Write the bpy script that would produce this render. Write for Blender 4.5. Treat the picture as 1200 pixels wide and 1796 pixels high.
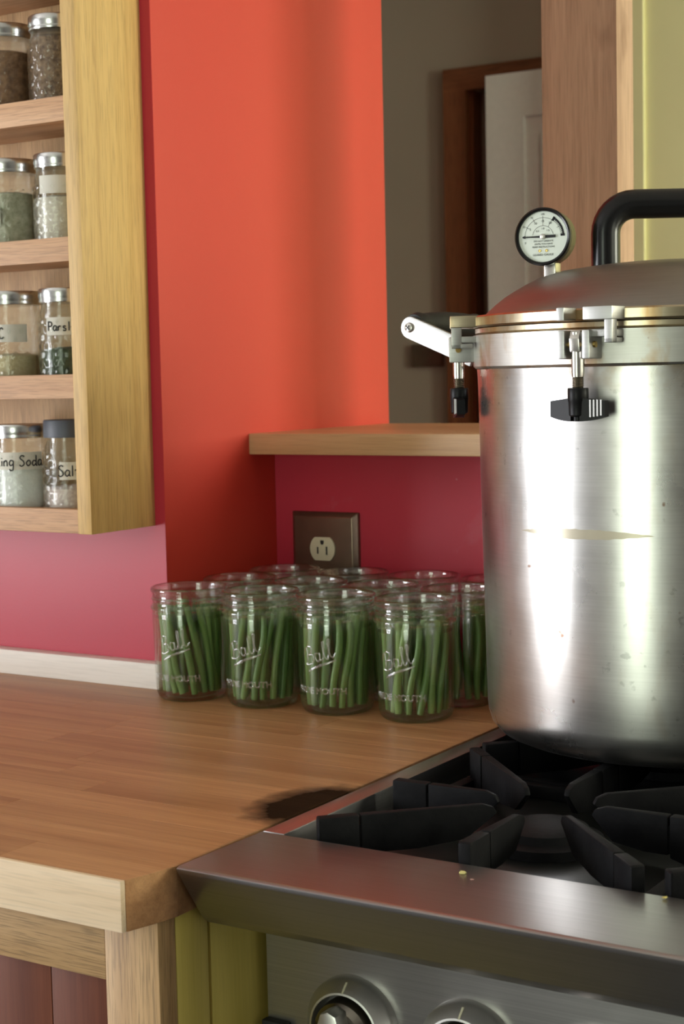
import bpy, bmesh, math, random
from mathutils import Vector, Matrix
random.seed(7)
for o in list(bpy.data.objects): bpy.data.objects.remove(o)
scene = bpy.context.scene
COL = scene.collection
PI = math.pi
# world frame: x along the worktop to the right, y away from the cook, z up; the worktop surface is z = 0, the floor z = -0.91

# ------------------------------------------------------------------ camera
YAW, PITCH, ROLL = .5627, -.0849, -.0216
FPX = 2841.9
CAM = Vector((.7145, -.8515, .3504))
fw = Vector((-math.sin(YAW)*math.cos(PITCH), math.cos(YAW)*math.cos(PITCH), math.sin(PITCH)))
rt = Vector((math.cos(YAW), math.sin(YAW), 0)); upv = rt.cross(fw)
r2 = rt*math.cos(ROLL) + upv*math.sin(ROLL); u2 = upv*math.cos(ROLL) - rt*math.sin(ROLL)
cd = bpy.data.cameras.new('camera'); co = bpy.data.objects.new('camera', cd); COL.objects.link(co)
m = Matrix((r2, u2, -fw)).transposed().to_4x4(); m.translation = CAM
co.matrix_world = m
cd.sensor_fit = 'VERTICAL'; cd.sensor_height = 36.0; cd.lens = 36.0*FPX/1796
cd.clip_start = .02; cd.clip_end = 60
cd.dof.use_dof = True; cd.dof.focus_distance = 1.38; cd.dof.aperture_fstop = 14.0
scene.camera = co

# ------------------------------------------------------------------ world, exposure
w = bpy.data.worlds.new('world'); scene.world = w; w.use_nodes = True
w.node_tree.nodes['Background'].inputs[0].default_value = (.62, .75, .85, 1)
w.node_tree.nodes['Background'].inputs[1].default_value = .6
vs = scene.view_settings
vs.view_transform = 'Standard'; vs.look = 'None'; vs.gamma = 1.0; vs.use_curve_mapping = False
vs.exposure = 0.0
scene.cycles.transparent_max_bounces = 48
scene.cycles.max_bounces = 14
scene.cycles.transmission_bounces = 10
scene.cycles.sample_clamp_indirect = 6.0

# ------------------------------------------------------------------ window light (daylight through the windows of the two rooms)
def window_light(name, loc, target_dir, sx, sz, watts, col):
    l = bpy.data.lights.new(name, 'AREA'); l.shape = 'RECTANGLE'; l.size = sx; l.size_y = sz; l.energy = watts; l.color = col
    o = bpy.data.objects.new(name, l); COL.objects.link(o); o.location = loc
    o.rotation_euler = Vector(target_dir).to_track_quat('-Z', 'Y').to_euler()
    return o
XL, XR, YF, YFAR, ZF, ZCEIL = -2.6, 2.7, -3.4, 2.95, -.91, 1.53
# (opening centre, half width, half height, light)
W_LEFT  = dict(c=(XL, -1.45, .12), hw=.60, hh=.98)
W_FRONT = dict(c=(.10, YF, .12), hw=.45, hh=.98)
W_RIGHT = dict(c=(XR, .10, .62), hw=.50, hh=.55)
W_FAR   = dict(c=(XR, 1.66, .75), hw=.56, hh=.50)
window_light('window_left_offscreen',  (XL-.10, -1.45, .12), (1, 0, 0), 1.20, 1.96, 140, (.95, .96, 1.0))
window_light('window_front_offscreen', (.10, YF-.10, .12), (0, 1, 0), .90, 1.96, 36, (.90, 1.0, .80))
window_light('window_right_offscreen', (XR+.10, .10, .62), (-1, 0, 0), 1.00, 1.10, 12, (1.0, 1.0, .78))
window_light('window_far_offscreen',   (XR+.10, 1.66, .75), (-1, 0, 0), 1.12, 1.00, 96, (1.0, 1.0, .80))

# ================================================================== helpers
def sock(n, i): return n.inputs[i]
class NT:
    def __init__(s, name):
        s.m = bpy.data.materials.new(name); s.m.use_nodes = True
        s.t = s.m.node_tree; s.b = s.t.nodes['Principled BSDF']; s.out = s.t.nodes['Material Output']
    def n(s, typ, **kw):
        x = s.t.nodes.new(typ)
        for k, v in kw.items(): setattr(x, k, v)
        return x
    def l(s, a, b): s.t.links.new(a, b)
    def val(s, socket, v):
        if hasattr(v, 'links') or isinstance(v, bpy.types.NodeSocket): s.l(v, socket)
        else: socket.default_value = v
    def math(s, op, a, b=None, c=None, clamp=False):
        x = s.n('ShaderNodeMath', operation=op, use_clamp=clamp)
        s.val(x.inputs[0], a)
        if b is not None: s.val(x.inputs[1], b)
        if c is not None: s.val(x.inputs[2], c)
        return x.outputs[0]
    def mix(s, f, a, b, mode='MIX'):
        x = s.n('ShaderNodeMix', data_type='RGBA', blend_type=mode)
        s.val(x.inputs[0], f); s.val(x.inputs[6], a); s.val(x.inputs[7], b)
        return x.outputs[2]
    def coords(s, kind='Object', scale=(1,1,1), loc=(0,0,0), rot=(0,0,0)):
        if kind == 'World':
            src = s.n('ShaderNodeNewGeometry').outputs['Position']
        else: src = s.n('ShaderNodeTexCoord').outputs[kind]
        mp = s.n('ShaderNodeMapping'); mp.inputs['Scale'].default_value = scale; mp.inputs['Location'].default_value = loc; mp.inputs['Rotation'].default_value = rot
        s.l(src, mp.inputs[0]); return mp.outputs[0]
    def noise(s, vec, scale, detail=4, rough=.55, dist=0.0):
        x = s.n('ShaderNodeTexNoise'); x.inputs['Scale'].default_value = scale; x.inputs['Detail'].default_value = detail
        x.inputs['Roughness'].default_value = rough; x.inputs['Distortion'].default_value = dist
        if vec is not None: s.l(vec, x.inputs['Vector'])
        return x.outputs['Fac']
    def ramp(s, fac, stops, interp='LINEAR'):
        x = s.n('ShaderNodeValToRGB'); cr = x.color_ramp; cr.interpolation = interp
        while len(cr.elements) < len(stops): cr.elements.new(.5)
        for e, (p, c) in zip(cr.elements, stops):
            e.position = p; e.color = tuple(c)+(1,) if len(c) == 3 else c
        s.val(x.inputs[0], fac); return x.outputs[0]
    def bump(s, h, strength=.3, dist=.001):
        x = s.n('ShaderNodeBump'); x.inputs['Strength'].default_value = strength; x.inputs['Distance'].default_value = dist
        s.l(h, x.inputs['Height']); s.l(x.outputs[0], s.b.inputs['Normal'])
    def set(s, **kw):
        for k, v in kw.items(): s.val(s.b.inputs[k.replace('_', ' ')], v)
        return s
def g(v): return (v, v, v, 1)
def C4(c): return tuple(c) + (1,)

def plain(name, col, rough=.5, metal=0.0, spec=.5, vary=.06, nscale=60):
    t = NT(name); v = t.noise(t.coords(), nscale, 3)
    a = tuple(x*(1-vary) for x in col) + (1,); b = tuple(min(1, x*(1+vary)) for x in col) + (1,)
    t.set(Base_Color=t.mix(v, a, b), Roughness=rough, Metallic=metal)
    t.b.inputs['Specular IOR Level'].default_value = spec
    return t.m

def wood(name, dark, light, axis='X', fine=1.0, rough=.5, var=.12, lines=.35, world=False, extra=None, spec=.4):
    t = NT(name)
    st = {'X': (.6, 18, 18), 'Y': (18, .6, 18), 'Z': (18, 18, .6)}[axis]
    rnd = t.n('ShaderNodeObjectInfo').outputs['Random']
    vec0 = t.coords('World' if world else 'Object', scale=st)
    off = t.n('ShaderNodeVectorMath', operation='ADD'); t.l(vec0, off.inputs[0])
    cmb = t.n('ShaderNodeCombineXYZ')
    sh = t.math('MULTIPLY', rnd, 37.0)
    for i in range(3): t.l(sh, cmb.inputs[i])
    t.l(cmb.outputs[0], off.inputs[1]); vec = off.outputs[0]
    big = t.noise(vec, 1.6*fine, 4, .6, .4)
    gr = t.noise(vec, 9*fine, 5, .65, .3)
    pore = t.noise(vec, 34*fine, 2, .5)
    f = t.math('ADD', t.math('MULTIPLY', big, .65), t.math('MULTIPLY', gr, .35))
    col = t.ramp(f, [(.30, dark), (.68, light)])
    pl = t.ramp(pore, [(.36, (1-lines,)*3), (.50, (1, 1, 1))])
    col = t.mix(1.0, col, pl, 'MULTIPLY')
    tint = t.math('ADD', 1-var, t.math('MULTIPLY', rnd, 2*var))
    hs = t.n('ShaderNodeHueSaturation'); t.l(col, hs.inputs['Color']); t.l(tint, hs.inputs['Value'])
    colr = hs.outputs[0]
    if extra: colr = extra(t, colr)
    t.set(Base_Color=colr, Roughness=rough); t.b.inputs['Specular IOR Level'].default_value = spec
    t.bump(gr, .12, .0006)
    return t.m

# ---- geometry
def box(bm, x0, x1, y0, y1, z0, z1, bev=0.0, seg=2):
    vs_ = [bm.verts.new(p) for p in ((x0,y0,z0),(x1,y0,z0),(x1,y1,z0),(x0,y1,z0),(x0,y0,z1),(x1,y0,z1),(x1,y1,z1),(x0,y1,z1))]
    fs = [bm.faces.new([vs_[i] for i in q]) for q in ((3,2,1,0),(4,5,6,7),(0,1,5,4),(1,2,6,5),(2,3,7,6),(3,0,4,7))]
    if bev > 0:
        es = list({e for f in fs for e in f.edges})
        bmesh.ops.bevel(bm, geom=es, offset=bev, segments=seg, profile=.6, affect='EDGES')
    return bm
def prism(bm, pts, axis, a, b, bev=0.0, seg=2):
    """closed 2-D outline extruded along axis from a to b; pts are the other two coordinates in x, y, z order"""
    def mk(p, t):
        return {'x': (t, p[0], p[1]), 'y': (p[0], t, p[1]), 'z': (p[0], p[1], t)}[axis]
    A = [bm.verts.new(mk(p, a)) for p in pts]; B = [bm.verts.new(mk(p, b)) for p in pts]
    n = len(pts); fs = [bm.faces.new(A[::-1]), bm.faces.new(B)]
    for i in range(n): fs.append(bm.faces.new((A[i], A[(i+1) % n], B[(i+1) % n], B[i])))
    bmesh.ops.recalc_face_normals(bm, faces=fs)
    if bev > 0:
        es = list({e for f in fs for e in f.edges})
        bmesh.ops.bevel(bm, geom=es, offset=bev, segments=seg, profile=.6, affect='EDGES')
    return bm
def lathe(bm, prof, seg=48, closed=False, M=None):
    rings = []
    for r, z in prof:
        if r < 1e-6: rings.append([bm.verts.new((0, 0, z))])
        else: rings.append([bm.verts.new((r*math.cos(2*PI*i/seg), r*math.sin(2*PI*i/seg), z)) for i in range(seg)])
    vs_ = [v for r in rings for v in r]; fs = []
    pairs = list(zip(rings, rings[1:])) + ([(rings[-1], rings[0])] if closed else [])
    for a, b in pairs:
        for i in range(seg):
            j = (i+1) % seg
            q = [a[i % len(a)], a[j % len(a)], b[j % len(b)], b[i % len(b)]]
            q = list(dict.fromkeys(q))
            if len(q) >= 3:
                try: fs.append(bm.faces.new(q))
                except ValueError: pass
    bmesh.ops.recalc_face_normals(bm, faces=fs)
    if M is not None: bmesh.ops.transform(bm, matrix=M, verts=vs_)
    return vs_
def tube(bm, pts, rad, seg=10, caps=True):
    pts = [Vector(p) for p in pts]; n = len(pts)
    rads = rad if isinstance(rad, (list, tuple)) else [rad]*n
    prev = None; rings = []
    for i, p in enumerate(pts):
        d = (pts[min(i+1, n-1)] - pts[max(i-1, 0)])
        if d.length < 1e-9: d = Vector((0, 0, 1))
        d.normalize()
        if prev is None:
            a = Vector((0, 0, 1)) if abs(d.z) < .9 else Vector((1, 0, 0))
            u = d.cross(a).normalized()
        else:
            u = (prev - d*prev.dot(d)); u = u.normalized() if u.length > 1e-6 else d.orthogonal().normalized()
        v = d.cross(u); prev = u
        rings.append([bm.verts.new(p + (u*math.cos(2*PI*k/seg) + v*math.sin(2*PI*k/seg))*rads[i]) for k in range(seg)])
    fs = []
    for a, b in zip(rings, rings[1:]):
        for k in range(seg): fs.append(bm.faces.new((a[k], a[(k+1) % seg], b[(k+1) % seg], b[k])))
    if caps: fs.append(bm.faces.new(rings[0][::-1])); fs.append(bm.faces.new(rings[-1]))
    bmesh.ops.recalc_face_normals(bm, faces=fs)
def spline(pts, k=5):
    P = [Vector(p) for p in pts]; out = []
    for i in range(len(P)-1):
        p0 = P[max(i-1, 0)]; p1 = P[i]; p2 = P[i+1]; p3 = P[min(i+2, len(P)-1)]
        for s in range(k):
            t = s/k
            out.append(.5*((2*p1) + (p2-p0)*t + (2*p0-5*p1+4*p2-p3)*t*t + (3*p1-p0-3*p2+p3)*t**3))
    out.append(P[-1]); return out
def obj(name, bm, mat, parent=None, loc=(0,0,0), rot=(0,0,0), smooth=False, label=None):
    me = bpy.data.meshes.new(name)
    if isinstance(bm, bmesh.types.BMesh):
        if smooth:
            for f in bm.faces: f.smooth = True
        bm.to_mesh(me); bm.free()
    if smooth:
        try: me.set_sharp_from_angle(angle=math.radians(smooth if smooth is not True else 40))
        except Exception: pass
    o = bpy.data.objects.new(name, me); COL.objects.link(o)
    for mm in (mat if isinstance(mat, list) else [mat]): me.materials.append(mm)
    if parent: o.parent = parent
    o.location = loc; o.rotation_euler = rot
    if label: o['label'] = label
    return o
def B(): return bmesh.new()
def bx(name, mat, parent, *a, bev=0.0, **kw): return obj(name, box(B(), *a, bev=bev), mat, parent, smooth=(35 if bev else False), **kw)
def tag(o, label, cat=None, group=None, kind=None):
    o['label'] = label
    if cat: o['category'] = cat
    if group: o['group'] = group
    if kind: o['kind'] = kind
    return o
def thing(name, label, cat, loc=(0,0,0), rotz=0, group=None):
    o = bpy.data.objects.new(name, None); COL.objects.link(o); o.empty_display_size = .02
    o.location = loc; o.rotation_euler = (0, 0, rotz)
    return tag(o, label, cat, group)
def struct(name, bm, mat, label):
    o = obj(name, bm, mat); o['kind'] = 'structure'; o['label'] = label; return o

def text_mesh(body, size, extrude=.0002, align='CENTER', shear=0, bevel=0):
    cu = bpy.data.curves.new('txt', 'FONT'); cu.body = body; cu.size = size; cu.extrude = extrude; cu.align_x = align; cu.align_y = 'CENTER'; cu.shear = shear
    cu.resolution_u = 3; cu.bevel_depth = bevel; cu.bevel_resolution = 1
    o = bpy.data.objects.new('txt', cu); COL.objects.link(o)
    dg = bpy.context.evaluated_depsgraph_get(); dg.update()
    me = bpy.data.meshes.new_from_object(o.evaluated_get(dg))
    b = B(); b.from_mesh(me)
    bpy.data.objects.remove(o); bpy.data.curves.remove(cu); bpy.data.meshes.remove(me)
    return b
def wrap(bm, R, phi0):
    """text lying in xy, thickness z, wrapped round a vertical cylinder of radius R centred on azimuth phi0"""
    for v in bm.verts:
        r = R + v.co.z; a = phi0 + v.co.x/R
        v.co = Vector((r*math.cos(a), r*math.sin(a), v.co.y))

def merge(bms):
    me = bpy.data.meshes.new('tmp'); out = B()
    for b in bms:
        b.to_mesh(me); b.free(); out.from_mesh(me)
    bpy.data.meshes.remove(me); return out

# ================================================================== materials
def wall_paint(name, col, smudge=False, rough=.42):
    t = NT(name)
    big = t.noise(t.coords('World'), 3.2, 3); fine = t.noise(t.coords('World'), 260, 3)
    a = tuple(x*.93 for x in col)+(1,); b = tuple(min(1, x*1.06) for x in col)+(1,)
    c = t.mix(big, a, b)
    if smudge:   # chalky scuffs on the painted half wall
        s1 = t.ramp(t.noise(t.coords('World', scale=(1, 1, .8)), 11, 5, .62, .6), [(.56, (0,0,0)), (.78, (1,1,1))])
        c = t.mix(t.math('MULTIPLY', s1, .22), c, (.55, .30, .32, 1))
        s2 = t.ramp(t.noise(t.coords('World'), 60, 2), [(.74, (0,0,0)), (.78, (1,1,1))])
        c = t.mix(t.math('MULTIPLY', s2, .35), c, (.6, .42, .42, 1))
    t.set(Base_Color=c, Roughness=rough); t.bump(fine, .12, .0008)
    return t.m
M = {}
M['raspberry'] = wall_paint('raspberry_wall', (.48, .024, .050))
M['raspberry_scuffed'] = wall_paint('raspberry_wall_scuffed', (.48, .024, .050), True)
M['orange_red'] = wall_paint('orange_red_wall', (.56, .040, .022), rough=.52)  # end wall coloured apart from the raspberry walls
M['beige_wall'] = wall_paint('beige_paint', (.45, .405, .32), rough=.7)
M['yellow_wall'] = wall_paint('yellow_paint', (.92, .90, .52), rough=.6)
M['cream_wall'] = wall_paint('cream_paint', (.27, .26, .24), rough=.7)
M['ceiling'] = wall_paint('ceiling_white', (.72, .70, .66), rough=.8)
M['floor'] = wood('floor_wood', (.030, .026, .024), (.055, .048, .044), 'X', rough=.7)
M['white_door'] = plain('door_paint', (.90, .91, .87), .5)
M['casing'] = wood('casing_wood', (.17, .060, .024), (.33, .125, .050), 'Z', rough=.5)
M['casing_h'] = wood('casing_wood_flat', (.17, .060, .024), (.33, .125, .050), 'X', rough=.5)
def knots(t, c):
    k = t.noise(t.coords('World', scale=(1, 1, .45)), 16, 3, .5)
    return t.mix(t.ramp(k, [(.60, (0,0,0)), (.80, (1,1,1))]), c, (.15, .07, .035, 1))
M['post'] = wood('rough_post_wood', (.34, .205, .130), (.56, .375, .255), 'Z', rough=.75, lines=.15, extra=knots)
M['oak_v'] = wood('rack_oak_upright_lit', (.48, .290, .085), (.68, .455, .175), 'Z', fine=1.3, rough=.5, lines=.20, var=.05)  # yellow light from the right is put into the side boards' colour
M['oak_h'] = wood('rack_oak_shelf', (.48, .255, .130), (.68, .42, .245), 'X', fine=1.6, rough=.5, lines=.25, var=.06)
M['oak_back'] = wood('rack_oak_back', (.34, .19, .085), (.50, .31, .15), 'Z', fine=1.6, rough=.55, lines=.3)
def scorch(t, c):
    # round scorch left by a hot pan beside the range, and ring-shaped oil darkening
    p = t.n('ShaderNodeNewGeometry').outputs['Position']
    sep = t.n('ShaderNodeSeparateXYZ'); t.l(p, sep.inputs[0])
    wob = t.math('MULTIPLY', t.math('SUBTRACT', t.noise(t.coords('World'), 42, 3), .5), .45)
    dx = t.math('DIVIDE', t.math('SUBTRACT', sep.outputs[0], -.001), .056)
    dy = t.math('DIVIDE', t.math('SUBTRACT', sep.outputs[1], .232), .074)
    d = t.math('SQRT', t.math('ADD', t.math('MULTIPLY', dx, dx), t.math('MULTIPLY', dy, dy)))
    d = t.math('ADD', d, wob)
    k = t.ramp(d, [(.62, (1,1,1)), (.84, (.60,.60,.60)), (1.0, (0,0,0))])
    c = t.mix(t.math('MULTIPLY', k, .96), c, (.014, .008, .006, 1))
    t.val(t.b.inputs['Specular IOR Level'], t.math('MULTIPLY', t.math('SUBTRACT', 1.0, k), .5))
    # dark oily joint grime along the range side
    e = t.ramp(t.math('ADD', sep.outputs[0], t.math('MULTIPLY', t.noise(t.coords('World'), 90, 3), .006)), [(0.0, (0,0,0)), (.003, (1,1,1))])
    c = t.mix(t.math('MULTIPLY', e, .5), c, (.05, .025, .012, 1))
    return c
M['block'] = wood('butcher_block', (.30, .125, .045), (.56, .295, .130), 'X', fine=1.1, rough=.40, var=.07, lines=.12, extra=scorch, spec=.5)
M['maple_edge'] = wood('maple_edge', (.66, .47, .29), (.82, .64, .45), 'X', rough=.5, var=.03, lines=.10)
M['maple_strip'] = wood('pale_maple', (.88, .81, .73), (.95, .90, .84), 'X', rough=.5, var=.03, lines=.06)
M['ledge'] = wood('ledge_maple', (.46, .27, .12), (.66, .44, .24), 'X', rough=.40, var=.03, lines=.10)
M['cab_h'] = wood('cabinet_oak_rail', (.34, .19, .075), (.54, .34, .16), 'X', fine=1.6, rough=.5, lines=.35, var=.03)
M['cab_v'] = wood('cabinet_oak_stile', (.34, .19, .075), (.54, .34, .16), 'Z', fine=1.6, rough=.5, lines=.35, var=.03)
M['cab_side'] = wood('cabinet_side_lit_yellow', (.58, .45, .09), (.72, .57, .15), 'Z', rough=.5, var=.03, lines=.05)  # yellowish wood, with light from the right put into its brightness
M['mahogany'] = wood('red_brown_panel', (.075, .018, .008), (.145, .042, .018), 'Z', rough=.5, var=.16, lines=.08, spec=.15)
M['bronze'] = plain('bronze_plate', (.20, .145, .105), .36, .85, vary=.18, nscale=40)
M['ivory'] = plain('ivory_plastic', (.66, .62, .44), .35)
M['black'] = plain('black_plastic', (.006, .006, .0065), .26, spec=.35, vary=.2)
M['black_matte'] = plain('black_matte', (.010, .010, .010), .6, vary=.2)
M['ink'] = plain('black_ink', (.012, .012, .014), .7)
M['white_ink'] = plain('white_ink', (.75, .75, .75), .6)
M['steel_bolt'] = plain('zinc_bolt', (.62, .60, .55), .26, 1.0, vary=.1, nscale=400)
M['thread'] = plain('thread_steel', (.30, .27, .22), .35, 1.0, vary=.2, nscale=400)
M['dial'] = plain('dial_white', (.74, .80, .72), .45, vary=.02)
M['brass'] = plain('brass', (.65, .46, .16), .3, 1.0)
M['tin'] = plain('tinned_lid', (.66, .66, .64), .24, 1.0, vary=.08, nscale=120)
M['grey_lid'] = plain('grey_plastic_lid', (.055, .062, .078), .5)
M['paper'] = plain('paper_tape', (.66, .64, .56), .75, vary=.05)

def cast_alu(name, col, rough0, rough1, stain=.6, scuff=True, streak=False, thr=.60):
    t = NT(name)
    ob = t.coords('Object')
    n1 = t.noise(ob, 14, 5, .6); n2 = t.noise(ob, 90, 4, .6)
    hor = t.noise(t.coords('Object', scale=(1, 1, 30)), 20, 3, .6)       # turning marks round the wall
    c = t.ramp(t.math('ADD', t.math('MULTIPLY', n1, .6), t.math('MULTIPLY', hor, .4)),
               [(.30, tuple(x*.84 for x in col)), (.7, tuple(min(1, x*1.06) for x in col))])
    if scuff:
        pit = t.ramp(t.noise(t.coords('Object', scale=(1, 1, 1)), 105, 3, .55), [(.64, (0,0,0)), (.72, (1,1,1))])
        zone = t.ramp(t.noise(ob, 6.5, 2), [(.46, (0,0,0)), (.62, (1,1,1))])
        c = t.mix(t.math('MULTIPLY', t.math('MULTIPLY', pit, zone), .42), c, (.20, .20, .19, 1))
    if stain:
        dr = t.ramp(t.noise(t.coords('Object', scale=(1, 1, .35)), 34, 4, .6, .5), [(thr, (0,0,0)), (thr+.16, (1,1,1))])
        c = t.mix(t.math('MULTIPLY', dr, stain), c, (.40, .24, .10, 1))
        rs = t.ramp(t.noise(ob, 62, 2, .5), [(.745, (0,0,0)), (.79, (1,1,1))])
        c = t.mix(t.math('MULTIPLY', rs, .8), c, (.20, .075, .02, 1))
    ro = t.math('ADD', rough0, t.math('MULTIPLY', n1, rough1-rough0))
    metal = 1.0
    if streak:   # long glue smear where a label used to be
        sp = t.n('ShaderNodeSeparateXYZ'); t.l(t.n('ShaderNodeTexCoord').outputs['Object'], sp.inputs[0])
        ang = t.math('ARCTAN2', sp.outputs[1], sp.outputs[0])
        da = t.math('DIVIDE', t.math('ABSOLUTE', t.math('SUBTRACT', ang, math.radians(-96))), math.radians(21))
        hh = t.math('MULTIPLY', t.math('SUBTRACT', 1.0, t.math('POWER', da, 2.0), clamp=True), .0042)
        wob = t.math('MULTIPLY', t.math('SUBTRACT', t.noise(ob, 120, 2), .5), .002)
        dz = t.math('ABSOLUTE', t.math('ADD', wob, t.math('SUBTRACT', sp.outputs[2], .1985)))
        k = t.math('LESS_THAN', dz, hh)
        c = t.mix(t.math('MULTIPLY', k, .75), c, (.46, .40, .26, 1))
        metal = t.math('SUBTRACT', 1.0, t.math('MULTIPLY', k, .7))
        # brown crust just under the collar
        cz = t.ramp(sp.outputs[2], [(.300, (0,0,0)), (.332, (1,1,1))])
        cr = t.ramp(t.noise(ob, 26, 4, .6), [(.47, (0,0,0)), (.70, (1,1,1))])
        c = t.mix(t.math('MULTIPLY', t.math('MULTIPLY', cz, cr), .55), c, (.36, .24, .10, 1))
    t.set(Base_Color=c, Roughness=ro, Metallic=metal)
    t.bump(n2, .06, .0006)
    return t.m
M['pot'] = cast_alu('canner_aluminium', (.66, .65, .625), .23, .34, .18, True, True)
M['collar'] = cast_alu('canner_collar', (.58, .57, .53), .36, .52, .70, False, thr=.50)
M['lid'] = cast_alu('canner_lid', (.30, .275, .25), .32, .46, .15, False)
M['lidring'] = cast_alu('canner_lid_ring', (.54, .46, .32), .24, .36, .85, False, thr=.48)
M['nut_black'] = plain('nut_black', (.006, .006, .0065), .40, spec=.18, vary=.2)
M['clampmetal'] = cast_alu('clamp_casting', (.50, .50, .48), .36, .50, .25, False)
def brushed(name, col, axis, r0=.22):
    t = NT(name); sc = {'X': (1, 160, 160), 'Y': (160, 1, 160)}[axis]
    n1 = t.noise(t.coords('World', scale=sc), 5, 3); n2 = t.noise(t.coords('World'), 9, 4)
    c = t.ramp(n1, [(.3, tuple(x*.85 for x in col)), (.7, col)])
    sp = t.ramp(t.noise(t.coords('World'), 420, 2), [(.78, (0,0,0)), (.80, (1,1,1))])
    c = t.mix(t.math('MULTIPLY', sp, .5), c, (.20, .14, .11, 1))
    t.set(Base_Color=c, Metallic=1.0, Roughness=t.math('ADD', r0, t.math('MULTIPLY', n2, .10)))
    return t.m
M['steel'] = brushed('brushed_steel', (.44, .43, .42), 'X', .28)
M['steel_y'] = brushed('brushed_steel_side', (.44, .43, .42), 'Y', .28)
M['steel_dark'] = brushed('control_panel_steel', (.44, .43, .42), 'X', .28)
M['knob'] = plain('knob_metal', (.72, .71, .68), .40, 1.0, vary=.05)
M['knob_dark'] = plain('knob_core', (.30, .27, .23), .25, 1.0, vary=.1)
def iron(name):
    t = NT(name); n1 = t.noise(t.coords('World'), 30, 4); n2 = t.noise(t.coords(), 240, 3)
    c = t.ramp(n1, [(.35, (.005, .005, .006)), (.75, (.013, .013, .014))])
    t.set(Base_Color=c, Roughness=t.math('ADD', .48, t.math('MULTIPLY', n1, .25))); t.b.inputs['Specular IOR Level'].default_value = .12; t.bump(n2, .25, .0008); return t.m
M['iron'] = iron('cast_iron')
M['pan'] = plain('black_enamel', (.010, .011, .010), .30, vary=.3, nscale=30)

def glass(name, tint=(.972, .986, .974), refr=.13, rough=.006, base=.034):
    t = NT(name); t.t.nodes.remove(t.b)
    tr = t.n('ShaderNodeBsdfTransparent'); tr.inputs[0].default_value = C4(tint)
    gl = t.n('ShaderNodeBsdfGlossy'); gl.inputs['Roughness'].default_value = rough; gl.inputs[0].default_value = (1, 1, 1, 1)
    lw = t.n('ShaderNodeLayerWeight'); lw.inputs['Blend'].default_value = .5
    nz = t.noise(t.coords(), 38, 3)
    bp = t.n('ShaderNodeBump'); bp.inputs['Strength'].default_value = .12; bp.inputs['Distance'].default_value = .002; t.l(nz, bp.inputs['Height'])
    t.l(bp.outputs[0], gl.inputs['Normal'])
    refl = t.math('ADD', base, t.math('MULTIPLY', t.math('POWER', lw.outputs['Facing'], 4.0), .38))
    m1 = t.n('ShaderNodeMixShader'); t.l(refl, m1.inputs[0]); t.l(tr.outputs[0], m1.inputs[1]); t.l(gl.outputs[0], m1.inputs[2])
    rf = t.n('ShaderNodeBsdfGlass'); rf.inputs['IOR'].default_value = 1.30; rf.inputs['Roughness'].default_value = .0; rf.inputs[0].default_value = C4(tint)
    m2 = t.n('ShaderNodeMixShader'); m2.inputs[0].default_value = refr; t.l(m1.outputs[0], m2.inputs[1]); t.l(rf.outputs[0], m2.inputs[2])
    t.l(m2.outputs[0], t.out.inputs[0]); return t.m
M['glass'] = glass('jar_glass')
M['glass_neck'] = glass('jar_glass_neck', refr=.42, base=.10)
def relief_glass():
    t = NT('jar_glass_relief'); t.t.nodes.remove(t.b)
    tr = t.n('ShaderNodeBsdfTransparent'); gl = t.n('ShaderNodeBsdfGlossy'); gl.inputs['Roughness'].default_value = .12
    mx = t.n('ShaderNodeMixShader'); mx.inputs[0].default_value = .20
    t.l(tr.outputs[0], mx.inputs[1]); t.l(gl.outputs[0], mx.inputs[2]); t.l(mx.outputs[0], t.out.inputs[0]); return t.m
M['glass_relief'] = relief_glass()
M['quilt_glass'] = glass('quilted_glass', refr=.45)

def bean_mat():
    t = NT('green_bean'); r = t.n('ShaderNodeObjectInfo').outputs['Random']
    n = t.noise(t.coords('Object', scale=(1, 1, .25)), 160, 3)
    a = t.mix(r, (.055, .135, .024, 1), (.150, .265, .055, 1)); b = t.mix(r, (.110, .205, .050, 1), (.250, .350, .120, 1))
    c = t.mix(n, a, b)
    t.set(Base_Color=c, Roughness=.38); t.bump(n, .1, .0008)
    t.b.inputs['Subsurface Weight'].default_value = 0.0
    return t.m
M['bean'] = bean_mat()

# ================================================================== the rooms
def wall_with_openings(axis, pos, thick, a0, a1, z0, z1, openings):
    """wall in the plane axis = pos (thick may be negative), spanning a0..a1 by z0..z1, openings = (a0, a1, z0, z1)"""
    bm = B(); lo, hi = min(pos, pos+thick), max(pos, pos+thick)
    def put(p0, p1, q0, q1):
        if p1-p0 < 1e-4 or q1-q0 < 1e-4: return
        if axis == 'x': box(bm, lo, hi, p0, p1, q0, q1)
        else: box(bm, p0, p1, lo, hi, q0, q1)
    cur = a0
    for (p0, p1, q0, q1) in sorted(openings):
        put(cur, p0, z0, z1); put(p0, p1, z0, q0); put(p0, p1, q1, z1); cur = p1
    put(cur, a1, z0, z1)
    return bm
def opening(W, axis):
    c = W['c'][1] if axis == 'x' else W['c'][0]
    return (c-W['hw'], c+W['hw'], W['c'][2]-W['hh'], W['c'][2]+W['hh'])
struct('floor', box(B(), XL-.1, XR+.1, YF-.1, 3.6, ZF-.05, ZF), M['floor'], 'brown wooden floor of the kitchen')
struct('ceiling', box(B(), XL-.1, XR+.1, YF-.1, 3.6, ZCEIL, ZCEIL+.05), M['ceiling'], 'pale ceiling')
struct('wall_west', wall_with_openings('x', XL, -.1, YF, 3.6, ZF, ZCEIL, [opening(W_LEFT, 'x')]), M['cream_wall'], 'plain grey kitchen wall with a window')
struct('wall_front', wall_with_openings('y', YF, -.1, XL, XR, ZF, ZCEIL, [opening(W_FRONT, 'y')]), M['cream_wall'], 'plain grey wall with a window across the kitchen')
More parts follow.
